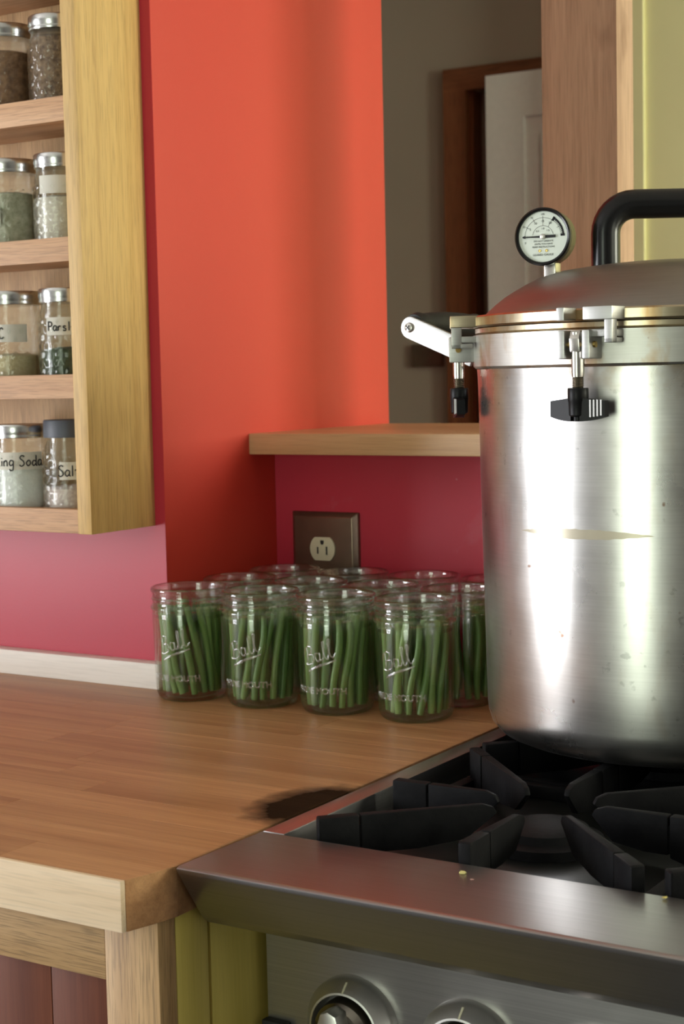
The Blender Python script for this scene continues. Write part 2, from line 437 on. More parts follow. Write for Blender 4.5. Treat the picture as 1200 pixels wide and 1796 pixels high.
struct('wall_east', wall_with_openings('x', XR, .1, YF, 3.6, ZF, ZCEIL, [opening(W_RIGHT, 'x'), opening(W_FAR, 'x')]), M['cream_wall'], 'plain grey wall with two windows')
for i, (W, axis, pos) in enumerate([(W_LEFT, 'x', XL), (W_FRONT, 'y', YF), (W_RIGHT, 'x', XR), (W_FAR, 'x', XR)]):
    a0, a1, z0, z1 = opening(W, axis); s = .045; d0, d1 = pos-.03, pos+.03
    win = bpy.data.objects.new('window_%d' % (i+1), None); COL.objects.link(win); win['kind'] = 'structure'; win['label'] = 'white painted sash window with a cross of glazing bars'
    def bar(nm, p0, p1, q0, q1):
        if axis == 'x': bx(nm, M['white_door'], win, d0, d1, p0, p1, q0, q1)
        else: bx(nm, M['white_door'], win, p0, p1, d0, d1, q0, q1)
    bar('window_frame', a0, a0+s, z0, z1); bar('window_frame', a1-s, a1, z0, z1)
    bar('window_frame', a0+s, a1-s, z0, z0+s); bar('window_frame', a0+s, a1-s, z1-s, z1)
    cm = (a0+a1)/2; zm = (z0+z1)/2
    bar('glazing_bar', cm-.03, cm+.03, z0+s, z1-s); bar('glazing_bar', a0+s, cm-.03, zm-.015, zm+.015); bar('glazing_bar', cm+.03, a1-s, zm-.015, zm+.015)

XW, YW, YE, YB, YL, ZL = -.4249, .5812, 1.0819, .8011, .7477, .2812
struct('wall_left', box(B(), XL, XW-.0003, YW, YW+.12, ZF, ZCEIL), M['raspberry'], 'raspberry pink wall behind the jar rack')
struct('wall_side', box(B(), XW-.13, XW, YW+.0004, YE, ZF, ZCEIL), M['orange_red'], 'orange red end wall beside the alcove')
struct('wall_back', box(B(), XW+.0003, 1.7, YB, 1.06, ZF, ZL-.0253), M['raspberry_scuffed'], 'dark red scuffed half wall with the outlet')
# far room
dx0, dx1, dz1 = -1.268, -.46, 1.073
struct('wall_far', wall_with_openings('y', YFAR, .0495, XL, XR, ZF, ZCEIL, [(dx0, dx1, ZF, dz1)]), M['beige_wall'], 'grey beige wall of the room beyond')
struct('wall_hall', box(B(), XL, XR, 3.00, 3.6, ZF, ZCEIL), M['beige_wall'], 'dim grey hall wall seen through the doorway')
cs = bpy.data.objects.new('trim_1', None); COL.objects.link(cs); cs['kind'] = 'structure'; cs['label'] = 'red brown wooden door casing on the beige wall'
bx('casing_jamb', M['casing'], cs, dx0-.064, dx0, YFAR-.022, YFAR, ZF, dz1)
bx('casing_head', M['casing_h'], cs, dx0-.064, dx1+.064, YFAR-.022, YFAR, dz1, dz1+.058)
bx('casing_jamb', M['casing'], cs, dx1, dx1+.064, YFAR-.022, YFAR, ZF, dz1)
bx('jamb_lining', M['casing'], cs, dx0-.001, dx0+.012, YFAR, YFAR+.049, ZF, dz1)
dr = bpy.data.objects.new('door_1', None); COL.objects.link(dr); dr['kind'] = 'structure'; dr['label'] = 'white panelled door half across the doorway'
sx0, sx1, sy0, sy1, st = -1.186, -.40, 2.885, 2.922, 1.093
bx('door_core', M['white_door'], dr, sx0, sx1, sy0+.012, sy1, ZF+.01, st)
for (p0, p1, q0, q1) in ((sx0, sx0+.105, ZF+.01, st), (sx1-.105, sx1, ZF+.01, st), (sx0+.105, sx1-.105, st-.11, st), (sx0+.105, sx1-.105, ZF+.01, ZF+.22), (sx0+.105, sx1-.105, .0, .12)):
    bx('door_stile', M['white_door'], dr, p0, p1, sy0, sy0+.013, q0, q1)
for (q0, q1) in ((.165, st-.155), (ZF+.265, -.045)):
    bx('door_panel', M['white_door'], dr, sx0+.15, sx1-.15, sy0+.002, sy0+.013, q0, q1, bev=.004)
tag(bx('switch_plate', M['bronze'], None, -1.445, -1.352, YFAR-.012, YFAR, .365, .425, bev=.003), 'bronze switch plate on the beige wall beside the door casing', 'switch plate')
struct('wall_yellow', box(B(), -.719, XR, 2.78, 2.85, ZF, ZCEIL), M['yellow_wall'], 'bright yellow wall of the room beyond')
t2 = struct('trim_2', box(B(), -.802, -.7185, 2.77, 2.855, ZF, ZCEIL), M['yellow_wall'], 'yellow painted board at the end of the yellow wall')
# ledge cap on the half wall and the post standing on it
lb = bx('trim_3', M['ledge'], None, XW-.0008, 1.7, YL, YE, ZL-.0253, ZL, bev=.0015); lb['kind'] = 'structure'; lb['label'] = 'pale maple ledge board capping the red half wall'
wp = thing('wooden_post', 'rough brown wooden post standing on the ledge board', 'post', (-.089, .995, ZL))
bx('post_timber', M['post'], wp, -.0465, .0465, -.025, .025, 0, ZCEIL-ZL)
bx('edge_strip', M['post'], wp, .0463, .0500, -.0252, .0252, 0, ZCEIL-ZL)

# ================================================================== worktop
top = thing('worktop', 'worn butcher block worktop of long brown staves with a scorch mark', 'worktop', (0, 0, 0))
TH = .0375
def right_end(y): return -.0127*(1-y/.0423) if y < .0423 else 0.0
rows = []; y = .0042
rng = random.Random(3)
while y < YB-.002:
    y1 = min(y + .0435, YB-.001); rows.append((y, y1)); y = y1
for (ya, yb) in rows:
    x0 = -1.45 if ya < YW-.003 else XW+.001
    if ya < YW-.003 < yb: yb_ = YW-.0002
    else: yb_ = yb
    cuts = [0.0]; x = -rng.uniform(.05, .40)
    while x > x0+.08: cuts.append(x); x -= rng.uniform(.28, .50)
    cuts.append(x0)
    for a, b in zip(cuts[1:], cuts):
        gp = .00006
        if b == 0.0: pts = [(a+gp, ya+gp), (right_end(ya)-.0002, ya+gp), (right_end((ya+yb_)/2)-.0002, (ya+yb_)/2), (right_end(yb_)-.0002, yb_-gp), (a+gp, yb_-gp)]
        else: pts = [(a+gp, ya+gp), (b-gp, ya+gp), (b-gp, yb_-gp), (a+gp, yb_-gp)]
        obj('stave', prism(B(), pts, 'z', -TH, -rng.uniform(0, .00005), bev=.0002, seg=1), M['block'], top)
    if yb_ != yb:
        obj('stave', prism(B(), [(XW+.001, yb_), (-.0002, yb_), (-.0002, yb), (XW+.001, yb)], 'z', -TH, 0, bev=.0005, seg=1), M['block'], top)
obj('edge_band', prism(B(), [(-1.45, 0), (right_end(0), 0), (right_end(.004), .004), (-1.45, .004)], 'z', -TH, .0001, bev=.0012), M['maple_edge'], top, label='pale maple front edge of the worktop', smooth=35)
tag(bx('backsplash_strip', M['maple_strip'], None, -1.45, XW-.001, YW-.0195, YW, 0, .029, bev=.001), 'whitish maple strip along the foot of the pink wall', 'backsplash')

# ================================================================== base cabinet
cab = thing('base_cabinet', 'oak base cabinet with red brown plank panel under the worktop', 'cabinet', (-.03, .03, ZF))
cz0, cz1 = 0.0, -TH-ZF
def cb(name, mat, x0, x1, y0, y1, z0, z1, **k): return bx(name, M[mat], cab, x0+.03, x1+.03, y0-.03, y1-.03, z0-ZF, z1-ZF, bev=.0008, **k)
FY = .030
cb('stile', 'cab_v', -.055, -.005, FY, FY+.020, ZF, -TH)
cb('rail', 'cab_h', -.60, -.0555, FY+.0004, FY+.020, -.089, -TH)
cb('stile', 'cab_v', -.65, -.6005, FY, FY+.020, ZF, -TH)
cb('rail', 'cab_h', -.60, -.0555, FY+.0004, FY+.020, ZF, ZF+.10)
px = -.0565
for k, wd in enumerate((.062, .075, .07, .085, .07, .09, .09)):
    cb('panel_plank', 'mahogany', px-wd+.0006, px, FY+.010, FY+.018, ZF+.101, -.0905); px -= wd
cb('side_panel', 'cab_side', -.030, -.0052, FY+.0205, FY+.059, ZF, -TH)
cb('side_panel', 'cab_side', -.030, -.0056, FY+.0625, .74, ZF, -TH)

# ================================================================== gas range
rg = thing('gas_range', 'stainless steel gas range with bullnose front and metal knobs', 'range', (.38, .45, ZF))
ox, oy = .38, .45
def rp(name, bm, mat, smooth=False, label=None):
    bmesh.ops.translate(bm, verts=bm.verts, vec=(-ox, -oy, -ZF)); return obj(name, bm, M[mat], rg, smooth=smooth, label=label)
RX0, RX1 = .0035, .762
bull = [(.0423, 0), (.0437, -.0035), (.0701, -.0426), (.078, -.050), (.150, -.056), (.151, -.001), (.149, 0.0), (.0455, .0014)]
rp('bullnose', prism(B(), bull, 'x', RX0, RX1, bev=.0008), 'steel', 35)
rp('control_panel', box(B(), RX0+.001, RX1, .1505, .170, -.30, -.0565), 'steel_dark')
rp('oven_body', box(B(), RX0+.002, RX1, .172, .785, -.86, -.030), 'steel_dark')
rp('side_rail', box(B(), RX0, RX0+.020, .1512, .742, -.03, .0002, bev=.001), 'steel_y', 35)
rp('back_rail', box(B(), RX0+.0205, RX1, .715, .742, -.03, .004, bev=.001), 'steel_y', 35)
rp('cooktop_pan', box(B(), RX0+.0205, RX1, .1515, .7145, -.029, -.024), 'pan')
GX = (.178, .458); GY = (.2895, .5660)
for gx in GX:
    for gy in GY:
        bm = B(); lathe(bm, [(0, -.0238), (.046, -.0238), (.046, -.016), (.036, -.014), (.034, -.008), (.028, -.006), (0, -.0055)], 32, M=Matrix.Translation((gx, gy, 0)))
        rp('burner', bm, 'iron', 40)
def knob(kx, kz):
    R = Matrix.Translation((kx, .1505, kz)) @ Matrix.Rotation(PI/2, 4, 'X')
    bm = B(); lathe(bm, [(.0390, 0), (.0386, .006), (.0374, .0085), (.0300, .0165), (.0284, .0168), (.0276, .0150), (.0276, 0)], 56, M=R)
    bez = rp('knob', bm, 'knob', 30)
    def sub(n, b, m, sm=35):
        bmesh.ops.translate(b, verts=b.verts, vec=(-ox, -oy, -ZF)); return obj(n, b, M[m], bez, smooth=sm)
    b = B(); lathe(b, [(0, .002), (.0250, .002), (.0250, .012), (.0235, .020), (.019, .024), (0, .025)], 48, M=R); sub('knob_core', b, 'knob_dark')
    b = B(); pts = [(-.0085, -.024), (.0085, -.024), (.0095, .012), (.0070, .0205), (0, .0235), (-.0070, .0205), (-.0095, .012)]
    prism(b, pts, 'z', .022, .038, bev=.0022); bmesh.ops.transform(b, matrix=R, verts=b.verts); sub('knob_grip', b, 'knob')
    b = B(); prism(b, [(.0300, .0160), (.0365, .0090), (.0365, .0102), (.0300, .0172)], 'x', -.0008, .0008); bmesh.ops.transform(b, matrix=R, verts=b.verts); sub('knob_mark', b, 'ivory')
for k in range(6): knob(.084+.098*k, -.1385)
rp('ignition_switch', box(B(), -.0005+RX0, .026, .143, .1506, -.182, -.1475, bev=.0015), 'black_matte', 35)

# cast-iron grates: eight fingers pointing at the burner, on a low square frame
GZ = .0145
def finger_profile(L):
    return [(0, GZ-.026), (0, GZ-.001), (.001, GZ), (.010, GZ)], [(.0125, GZ), (L-.010, GZ), (L-.002, GZ-.003), (L, GZ-.007), (L*.80, GZ-.020), (.0125, GZ-.022)]
def place(b, cx, cy, ang):   # local +x of the finger runs from the outer end to the centre
    bmesh.ops.transform(b, matrix=Matrix.Translation((cx, cy, 0)) @ Matrix.Rotation(ang, 4, 'Z'), verts=b.verts)
grate_lab = {(0, 0): 'black cast iron burner grate at the front beside the worktop, empty', (0, 1): 'black cast iron burner grate under the pressure canner',
             (1, 0): 'black cast iron burner grate at the front away from the worktop', (1, 1): 'black cast iron grate behind the empty front grates, away from the worktop'}
H = .1365
for i, gx in enumerate(GX):
    for j, gy in enumerate(GY):
        gt = thing('burner_grate', grate_lab[(i, j)], 'grate', (gx, gy, -.024), 0, 'cast iron grates on the range')
        bm = B()
        for s in (-1, 1):
            box(bm, -H, H, s*(H-.006)-.006, s*(H-.006)+.006, 0, .012, bev=.002)
            box(bm, s*(H-.006)-.006, s*(H-.006)+.006, -H+.0125, H-.0125, 0, .012, bev=.002)
        obj('frame', bm, M['iron'], gt, smooth=35)
        for k in range(8):
            a = k*PI/4; corner = k % 2
            ex = H*(math.sqrt(2)-.07 if corner else 1.0)
            L = ex-.040
            bm = B()
            wd = .0052
            outer = [(0, 0), (0, GZ+.0230), (.0015, GZ+.024), (.032, GZ+.024), (.032, .006), (.012, 0)]
            inner = [(.0335, .008), (.0335, GZ+.024), (L-.012, GZ+.024), (L-.003, GZ+.021), (L, GZ+.016), (L*.82, .012), (L*.55, .008)]
            prism(bm, outer, 'y', -wd, wd, bev=.0018)
            ib = B(); prism(ib, inner, 'y', -wd+.0006, wd-.0006, bev=.0016)
            for v in ib.verts: v.co.y *= 1-.50*max(0, (v.co.x-.0335)/(L-.0335))
            bm = merge([bm, ib])
            box(bm, .028, .038, -wd+.002, wd-.002, .009, GZ+.016)
            M4 = Matrix.Rotation(a, 4, 'Z') @ Matrix.Translation((ex, 0, 0)) @ Matrix.Rotation(PI, 4, 'Z')
            bmesh.ops.transform(bm, matrix=M4, verts=bm.verts)
            obj('finger', bm, M['iron'], gt, smooth=35)

# ================================================================== pressure canner
PX, PY, PZ = .183, .5685, GZ
cn = thing('pressure_canner', 'big dull aluminium pressure canner with clamped domed lid and gauge', 'canner', (PX, PY, PZ))
tc = Vector((CAM.x-PX, CAM.y-PY)).normalized(); PHI0 = math.atan2(tc.y, tc.x)      # azimuth that faces the photographer
RB, RT, RC = .1755, .1805, .1845
z_ = lambda zw: zw-PZ
prof = [(0, .0035), (RB-.045, .003), (RB-.030, 0), (RB-.020, .0012), (RB-.010, .0055), (RB-.0035, .013), (RB-.0008, .022), (RB, .030),
        (RB+.0025, z_(.18)), (RT, z_(.335)), (RT+.0005, z_(.348)), (RT+.001, z_(.352))]
bm = B(); lathe(bm, prof, 128); pot = obj('pot_body', bm, M['pot'], cn, smooth=50)
bm = B(); lathe(bm, [(RT-.002, z_(.3525)), (RC-.002, z_(.3525)), (RC, z_(.3545)), (RC, z_(.3825)), (RC-.012, z_(.3828)), (RC-.012, z_(.3525))], 128)
obj('collar', bm, M['collar'], cn, smooth=40)
bm = B(); lathe(bm, [(RC-.010, z_(.3829)), (RC-.0035, z_(.3829)), (RC-.0020, z_(.3845)), (RC-.0020, z_(.3885)), (RC-.004, z_(.3893)), (RC-.010, z_(.3893))], 128)
obj('sealing_rim', bm, M['lidring'], cn, smooth=40, label='stained tan sealing rim')
dome = [(.1735, .4003), (.1720, .4025), (.1645, .4095), (.1555, .4165), (.1465, .4220), (.136, .4278), (.124, .4335), (.106, .4385), (.090, .4408), (.077, .4425), (.053, .4448), (.028, .4460), (0, .4465)]
bm = B(); lathe(bm, [(RC-.012, z_(.3893))] + [(RC-.030, z_(.3893))] + [(RC-.030, z_(.3995))] + [(r, z_(z)) for r, z in dome], 128)
lid = obj('lid', bm, M['lid'], cn, smooth=45)
bm = B(); lathe(bm, [(.166, z_(.3894)), (RC-.001, z_(.3894)), (RC+.0005, z_(.391)), (RC+.0005, z_(.3985)), (RC-.001, z_(.4000)), (.166, z_(.4000))], 128, closed=True)
obj('lid_flange', bm, M['lidring'], lid, smooth=40, label='tarnished flat ring round the lid')
# lid handle: bent black tube on two feet
hr = Vector((rt.x, rt.y, 0)); HZ = .498
hp = []
hw, rb = .0635, .026
for s in (-1, 1):
    leg = [(s*hw, .437), (s*hw, .455), (s*hw, HZ-rb)]
    arc = [(s*(hw-rb+rb*math.cos(a)), HZ-rb+rb*math.sin(a)) for a in [PI/2*k/8 for k in range(1, 9)]]
    hp += (leg+arc) if s == -1 else (leg+arc)[::-1]
bm = B(); tube(bm, [hr*u + Vector((0, 0, z_(zz))) for u, zz in hp], .0132, 24)
obj('lid_handle', bm, M['black'], lid, smooth=60, label='glossy black lid handle')

# clamps, hanging open: bracket on the collar, swing bolt, wing nut
ZC = {}
for k in range(6):
    phi = PHI0 - math.radians(23.3 + 60*k)
    bm = B()
    for s in (-1, 1):
        box(bm, RC-.006, RC+.022, s*.0112-.0034, s*.0112+.0034, z_(.3585), z_(.3818), bev=.0014)
    box(bm, RC-.006, RC+.003, -.0120, .0120, z_(.3600), z_(.3805), bev=.001)
    box(bm, RC-.006, RC+.017, .0130, .0330, z_(.3760), z_(.3818), bev=.0012)
    cl = obj('clamp', bm, M['clampmetal'], cn, rot=(0, 0, phi), smooth=35)
    rb_ = RC+.0135
    bm = B()
    prism(bm, [(rb_-.0055, z_(.3640)), (rb_+.0055, z_(.3640)), (rb_+.0068, z_(.3750)), (rb_+.004, z_(.3815)), (rb_-.004, z_(.3815)), (rb_-.0068, z_(.3750))], 'y', -.0045, .0045, bev=.001)
    tube(bm, [(rb_, 0, z_(.3800)), (rb_, 0, z_(.3480)), (rb_, 0, z_(.3440))], [.0056, .0054, .0050], 18)
    obj('swing_bolt', bm, M['steel_bolt'], cl, smooth=40)
    bm = B(); zz = .3442; pr = []
    while zz > .3300:
        pr += [(.0050, z_(zz)), (.0041, z_(zz-.0007))]; zz -= .0014
    lathe(bm, [(0, pr[0][1])] + pr + [(0, pr[-1][1])], 18, M=Matrix.Translation((rb_, 0, 0)))
    obj('bolt_thread', bm, M['thread'], cl, smooth=20)
    bm = B(); tube(bm, [(rb_, -.0165, z_(.3700)), (rb_, .0165, z_(.3700))], .0026, 12); obj('pivot_pin', bm, M['brass'], cl, smooth=40)
    # wing nut
    zn = lambda zw: z_(zw+.0095)
    bm = B()
    lathe(bm, [(.0035, zn(.3255)), (.0082, zn(.3255)), (.0086, zn(.3248)), (.0086, zn(.3150)), (.0083, zn(.3145)), (.0080, zn(.3035)), (.0070, zn(.3022)), (.0048, zn(.3020)), (.0046, zn(.2985)), (0, zn(.2982))], 28, M=Matrix.Translation((rb_, 0, 0)))
    for s in (-1, 1):
        n = 8; out = []
        for q in range(n+1):
            u = q/n; out.append((.004+.0205*u, .3175-.0003*q, .2985+.0036*u*u))
        A = [(rb_+.002-.003*u_**2*0+.0040*(1-(q/n)), s*yy) for q, (yy, _, _) in enumerate(out) for u_ in [q/n]]
        poly_top = [zn(o[1]) for o in out]; poly_bot = [zn(o[2]) for o in out]
        vt = []
        for (xo, yo), a_, b_ in zip(A, poly_top, poly_bot):
            vt.append([bm.verts.new((xo-.0075, yo, a_)), bm.verts.new((xo, yo, a_)), bm.verts.new((xo, yo, b_)), bm.verts.new((xo-.0075, yo, b_))])
        fs = []
        for p, q2 in zip(vt, vt[1:]):
            for e in range(4): fs.append(bm.faces.new((p[e], p[(e+1) % 4], q2[(e+1) % 4], q2[e])))
        fs.append(bm.faces.new(vt[0])); fs.append(bm.faces.new(vt[-1][::-1])); bmesh.ops.recalc_face_normals(bm, faces=fs)
    wn = obj('wing_nut', bm, M['nut_black'], cl, smooth=35, label='black wing nut')
    bm = B()
    for q in range(4):
        yy = .0128 + .0029*q; u = (yy-.004)/.0205; xo = rb_+.002+.0040*(1-u)
        box(bm, xo-.0002, xo+.00035, yy-.0007, yy+.0007, zn(.3015+.0036*u*u*.6), zn(.3160))
    me_o = obj('grip_stripes', bm, M['white_ink'], cl, label='four white stripes on the wing nut')
    # lugs of the lid above the clamp
    bm = B()
    box(bm, .166, RC+.0215, -.0152, -.0082, z_(.3897), z_(.4003), bev=.001)
    box(bm, .166, RC+.0205, .0080, .0340, z_(.3897), z_(.4003), bev=.001)
    obj('lid_lug', bm, M['clampmetal'] if k == 0 else M['lidring'], lid, rot=(0, 0, phi), smooth=35)
    bm = B(); box(bm, RC+.010, RC+.0195, .0265, .0335, z_(.3710), z_(.3898), bev=.001); box(bm, RC+.000, RC+.0195, .0265, .0335, z_(.3710), z_(.3752), bev=.001)
    obj('lug_hook', bm, M['clampmetal'], lid, rot=(0, 0, phi), smooth=35)
# side handles
for side in (0, 1):
    phi = PHI0 - math.radians(118) + side*PI
    bm = B(); box(bm, RC-.004, RC+.006, -.066, .066, z_(.3600), z_(.3790), bev=.002)
    sh = obj('side_handle', bm, M['clampmetal'], cn, rot=(0, 0, phi), smooth=35)
    p0, p1 = (RC-.001, .3650), (RC+.0745, .3945)
    d = Vector((p1[0]-p0[0], p1[1]-p0[1])); d.normalize(); nrm = Vector((-d.y, d.x))
    hw_ = .0108
    outl = [Vector(p0)-nrm*hw_, ] + [Vector(p1) + d*(hw_*math.sin(a)) + nrm*(-hw_*math.cos(a)) for a in [PI*q/10 for q in range(11)]] + [Vector(p0)+nrm*hw_]
    for s in (-1, 1):
        bm = B(); prism(bm, [(v.x, z_(v.y)) for v in outl], 'y', s*.058-.0022, s*.058+.0022, bev=.0008)
        obj('handle_arm', bm, M['clampmetal'], sh, smooth=35)
        bm = B(); lathe(bm, [(0, .0032), (.0022, .0031), (.0045, .0022), (.0052, 0), (0, 0)], 20, M=Matrix.Translation((p1[0], s*.0602, z_(p1[1]))) @ Matrix.Rotation(-s*PI/2, 4, 'X'))
        obj('screw', bm, M['steel_bolt'], sh, smooth=50)
        bm = B()
        for e in range(2):
            cc = [(-.0028, -.0006), (.0028, -.0006), (.0028, .0006), (-.0028, .0006)]
            aa = PI/4 + e*PI/2
            prism(bm, [(p1[0]+x*math.cos(aa)-yv*math.sin(aa), z_(p1[1])+x*math.sin(aa)+yv*math.cos(aa)) for x, yv in cc], 'y', s*.0629, s*.0635)
        obj('screw_slot', bm, M['black_matte'], sh)
    bm = B(); gp = []
    for q in range(17):
        u = -1+2*q/16; gp.append(((p1[0]-.001, u*.0552, z_(p1[1]+.001)), hw_-.001+.0055*(1-u*u)**.6 + (.0022 if abs(u) > .86 else 0)))
    tube(bm, [a for a, _ in gp], [r for _, r in gp], 24)
    obj('handle_grip', bm, M['black_matte'], sh, smooth=60)

# pressure gauge
GC = Vector((.0815, .5040, .4705)); gw = lambda x, y_, z: (GC.x-PX+x, GC.y-PY+y_, GC.z-PZ+z)
RG = .0262
T = Matrix.Translation(Vector(gw(0, 0, 0))) @ Matrix.Rotation(math.radians(8), 4, 'Z') @ Matrix.Rotation(PI/2, 4, 'X')     # local +z of the dial looks to -y
bm = B(); lathe(bm, [(RG-.0035, .0010), (RG-.0030, .0026), (RG-.0014, .0034), (RG, .0022), (RG, -.0035), (RG-.0016, -.0045)], 64, M=T)
bmesh.ops.recalc_face_normals(bm, faces=bm.faces)
gauge = obj('pressure_gauge', bm, M['black'], cn, smooth=40)
M['case'] = plain('gauge_case', (.20, .19, .12), .3, 1.0, vary=.15)
bm = B(); lathe(bm, [(RG-.0012, -.0035), (RG-.0012, -.0200), (RG-.003, -.0225), (0, -.0228)], 64, M=T); obj('gauge_case', bm, M['case'], gauge, smooth=40)
bm = B(); lathe(bm, [(0, .0006), (RG-.0034, .0006), (RG-.0034, -.001), (0, -.001)], 64, M=T); obj('dial', bm, M['dial'], gauge)
def dialbm(bm, zoff=.0008): bmesh.ops.translate(bm, verts=bm.verts, vec=(0, 0, zoff)); bmesh.ops.transform(bm, matrix=T, verts=bm.verts); return bm
def ring_arc(bm, r, wdt, a0, a1, n=40):
    prev = None
    for q in range(n+1):
        a = math.radians(a0+(a1-a0)*q/n)
        cur = [bm.verts.new(((r+e)*math.cos(a), (r+e)*math.sin(a), 0)) for e in (-wdt/2, wdt/2)]
        if prev: bm.faces.new((prev[0], prev[1], cur[1], cur[0]))
        prev = cur
def quad(bm, a, r0, r1, wd):
    c_, s_ = math.cos(math.radians(a)), math.sin(math.radians(a))
    bm.faces.new([bm.verts.new((r*c_-e*s_, r*s_+e*c_, 0)) for r, e in ((r0, -wd), (r1, -wd), (r1, wd), (r0, wd))])
bm = B(); ring_arc(bm, .0170, .00028, 0, 180); ring_arc(bm, .0098, .00028, 10, 170)
for a in (150, 120, 90, 60, 30): quad(bm, a, .0150, .0185, .00016)
for a in (90, 60): quad(bm, a, .0098, .0185, .00014)
ring_arc(bm, .0192, .0016, 2, 58); 
for a in range(4, 58, 5): quad(bm, a, .0176, .0200, .0004)
quad(bm, 57, .0165, .0205, .0011); quad(bm, 3, .0165, .0205, .0011)
obj('dial_scale', dialbm(bm), M['ink'], gauge, label='black arcs and ticks of the dial')
def dtext(s, x, y_, size):
    b = text_mesh(s, size, .00003); bmesh.ops.translate(b, verts=b.verts, vec=(x, y_, 0)); return b
L = []
for a, s in ((150, '5'), (120, '10'), (90, '15'), (60, '20')): L.append(dtext(s, .0138*math.cos(math.radians(a)), .0138*math.sin(math.radians(a)), .0028))
for a, s in ((135, '0.5'), (90, '1.0'), (48, '1.5')): L.append(dtext(s, .0072*math.cos(math.radians(a)), .0072*math.sin(math.radians(a)), .0024))
for a, s in ((152, '35'), (121, '70'), (90, '105')): L.append(dtext(s, .0200*math.cos(math.radians(a)), .0200*math.sin(math.radians(a)), .0024))
L.append(dtext('0', -.0165, -.0052, .0026))
L += [dtext('DO NOT OPERATE', .0005, -.0040, .00215), dtext('UNTIL YOU HAVE', .0005, -.0066, .00215), dtext('READ INSTRUCTIONS', .0005, -.0092, .00215), dtext('GEARED GAUGE', .0, -.0163, .00265)]
obj('dial_lettering', dialbm(merge(L), .0009), M['ink'], gauge)
for sx_ in (-.0032, .0032):
    bm = B(); lathe(bm, [(0, .0016), (.0010, .0015), (.0014, .0006)], 12, M=T @ Matrix.Translation((sx_, -.0126, 0))); obj('dial_screw', bm, M['brass'], gauge, smooth=60)
bm = B()
prism(bm, [(-.0190, -.0006), (-.0165, -.0013), (-.0160, -.0005), (0, -.0009), (.0040, -.0013), (.0120, -.0012), (.0120, .0012), (.0040, .0013), (0, .0009), (-.0160, .0005), (-.0165, .0013), (-.0190, .0006)], 'z', .0014, .0018)
bmesh.ops.transform(bm, matrix=T, verts=bm.verts); obj('needle', bm, M['ink'], gauge)
bm = B(); lathe(bm, [(.0025, .0012), (.0025, .0022), (.0018, .0028), (0, .0029)], 20, M=T); obj('needle_hub', bm, M['knob'], gauge, smooth=40)
bm = B(); b0 = gw(.004, .0105, 0); box(bm, b0[0]-.0055, b0[0]+.0055, b0[1]-.006, b0[1]+.006, z_(.4300), z_(.4470), bev=.0008)
obj('gauge_stem', bm, M['steel_bolt'], gauge, smooth=35)

# ================================================================== canning jars and beans
JP = [(0, .0030), (.026, .0022), (.0295, .0006), (.0320, 0), (.0345, .0010), (.0368, .0036), (.0382, .0080), (.0389, .0140), (.0397, .040), (.0406, .070), (.0412, .0905),
      (.0410, .0945), (.0403, .0975), (.0412, .0985), (.0424, .0995), (.0427, .1010), (.0424, .1024), (.0412, .1034), (.0404, .1045), (.0403, .1080), (.0410, .1092), (.0416, .1104), (.0411, .1116),
      (.0404, .1126), (.0404, .1160), (.0410, .1172), (.0420, .1184), (.0423, .1202), (.0420, .1220), (.0412, .1230), (.0398, .1232), (.0387, .1224), (.0382, .1205), (.0378, .1160), (.0378, .1000), (.0381, .0900), (.0372, .040), (.0366, .0140), (.0356, .0085), (.0325, .0062), (0, .0068)]
JP = [(r, z) for r, z in JP]
jar_me = None
# script lettering in relief, as strokes (x, y) in units of letter height
SCRIPT = [
 [(-.05,.62),(.15,.95),(.35,1.02),(.30,.5),(.15,-.02)], [(.05,.9),(.5,1.12),(.78,.95),(.62,.66),(.30,.54)], [(.30,.54),(.68,.56),(.80,.30),(.58,.04),(.20,.0),(.02,.14)],
 [(1.28,.46),(1.10,.56),(.95,.36),(.98,.08),(1.15,.04),(1.30,.30),(1.32,.52),(1.28,.12),(1.42,.04),(1.55,.25)],
 [(1.55,.25),(1.78,.80),(1.86,1.10),(1.74,1.12),(1.64,.60),(1.66,.10),(1.80,.04),(1.95,.25)],
 [(1.95,.25),(2.18,.85),(2.26,1.15),(2.14,1.16),(2.04,.60),(2.06,.10),(2.22,.04),(2.42,.24)],
 [(.05,-.42),(.8,-.30),(1.7,-.26),(2.3,-.20)], [(.10,-.36),(.9,-.22),(1.8,-.20),(2.3,-.20)],
]
def jar(loc, rotz, label, full=True):
    global jar_me
    t = thing('canning_jar', label, 'jar', loc, rotz, 'open jars of green beans on the worktop')
    if jar_me is None:
        bm = B(); lathe(bm, JP, 72)
        for f in bm.faces:
            zc = f.calc_center_median().z
            f.material_index = 1 if (zc > .0935 or zc < .0062) else 0
        o = obj('jar_glass', bm, [M['glass'], M['glass_neck']], t, smooth=60); jar_me = o.data
        return t, o
    o = bpy.data.objects.new('jar_glass', jar_me); COL.objects.link(o); o.parent = t
    return t, o
relief_me = {}
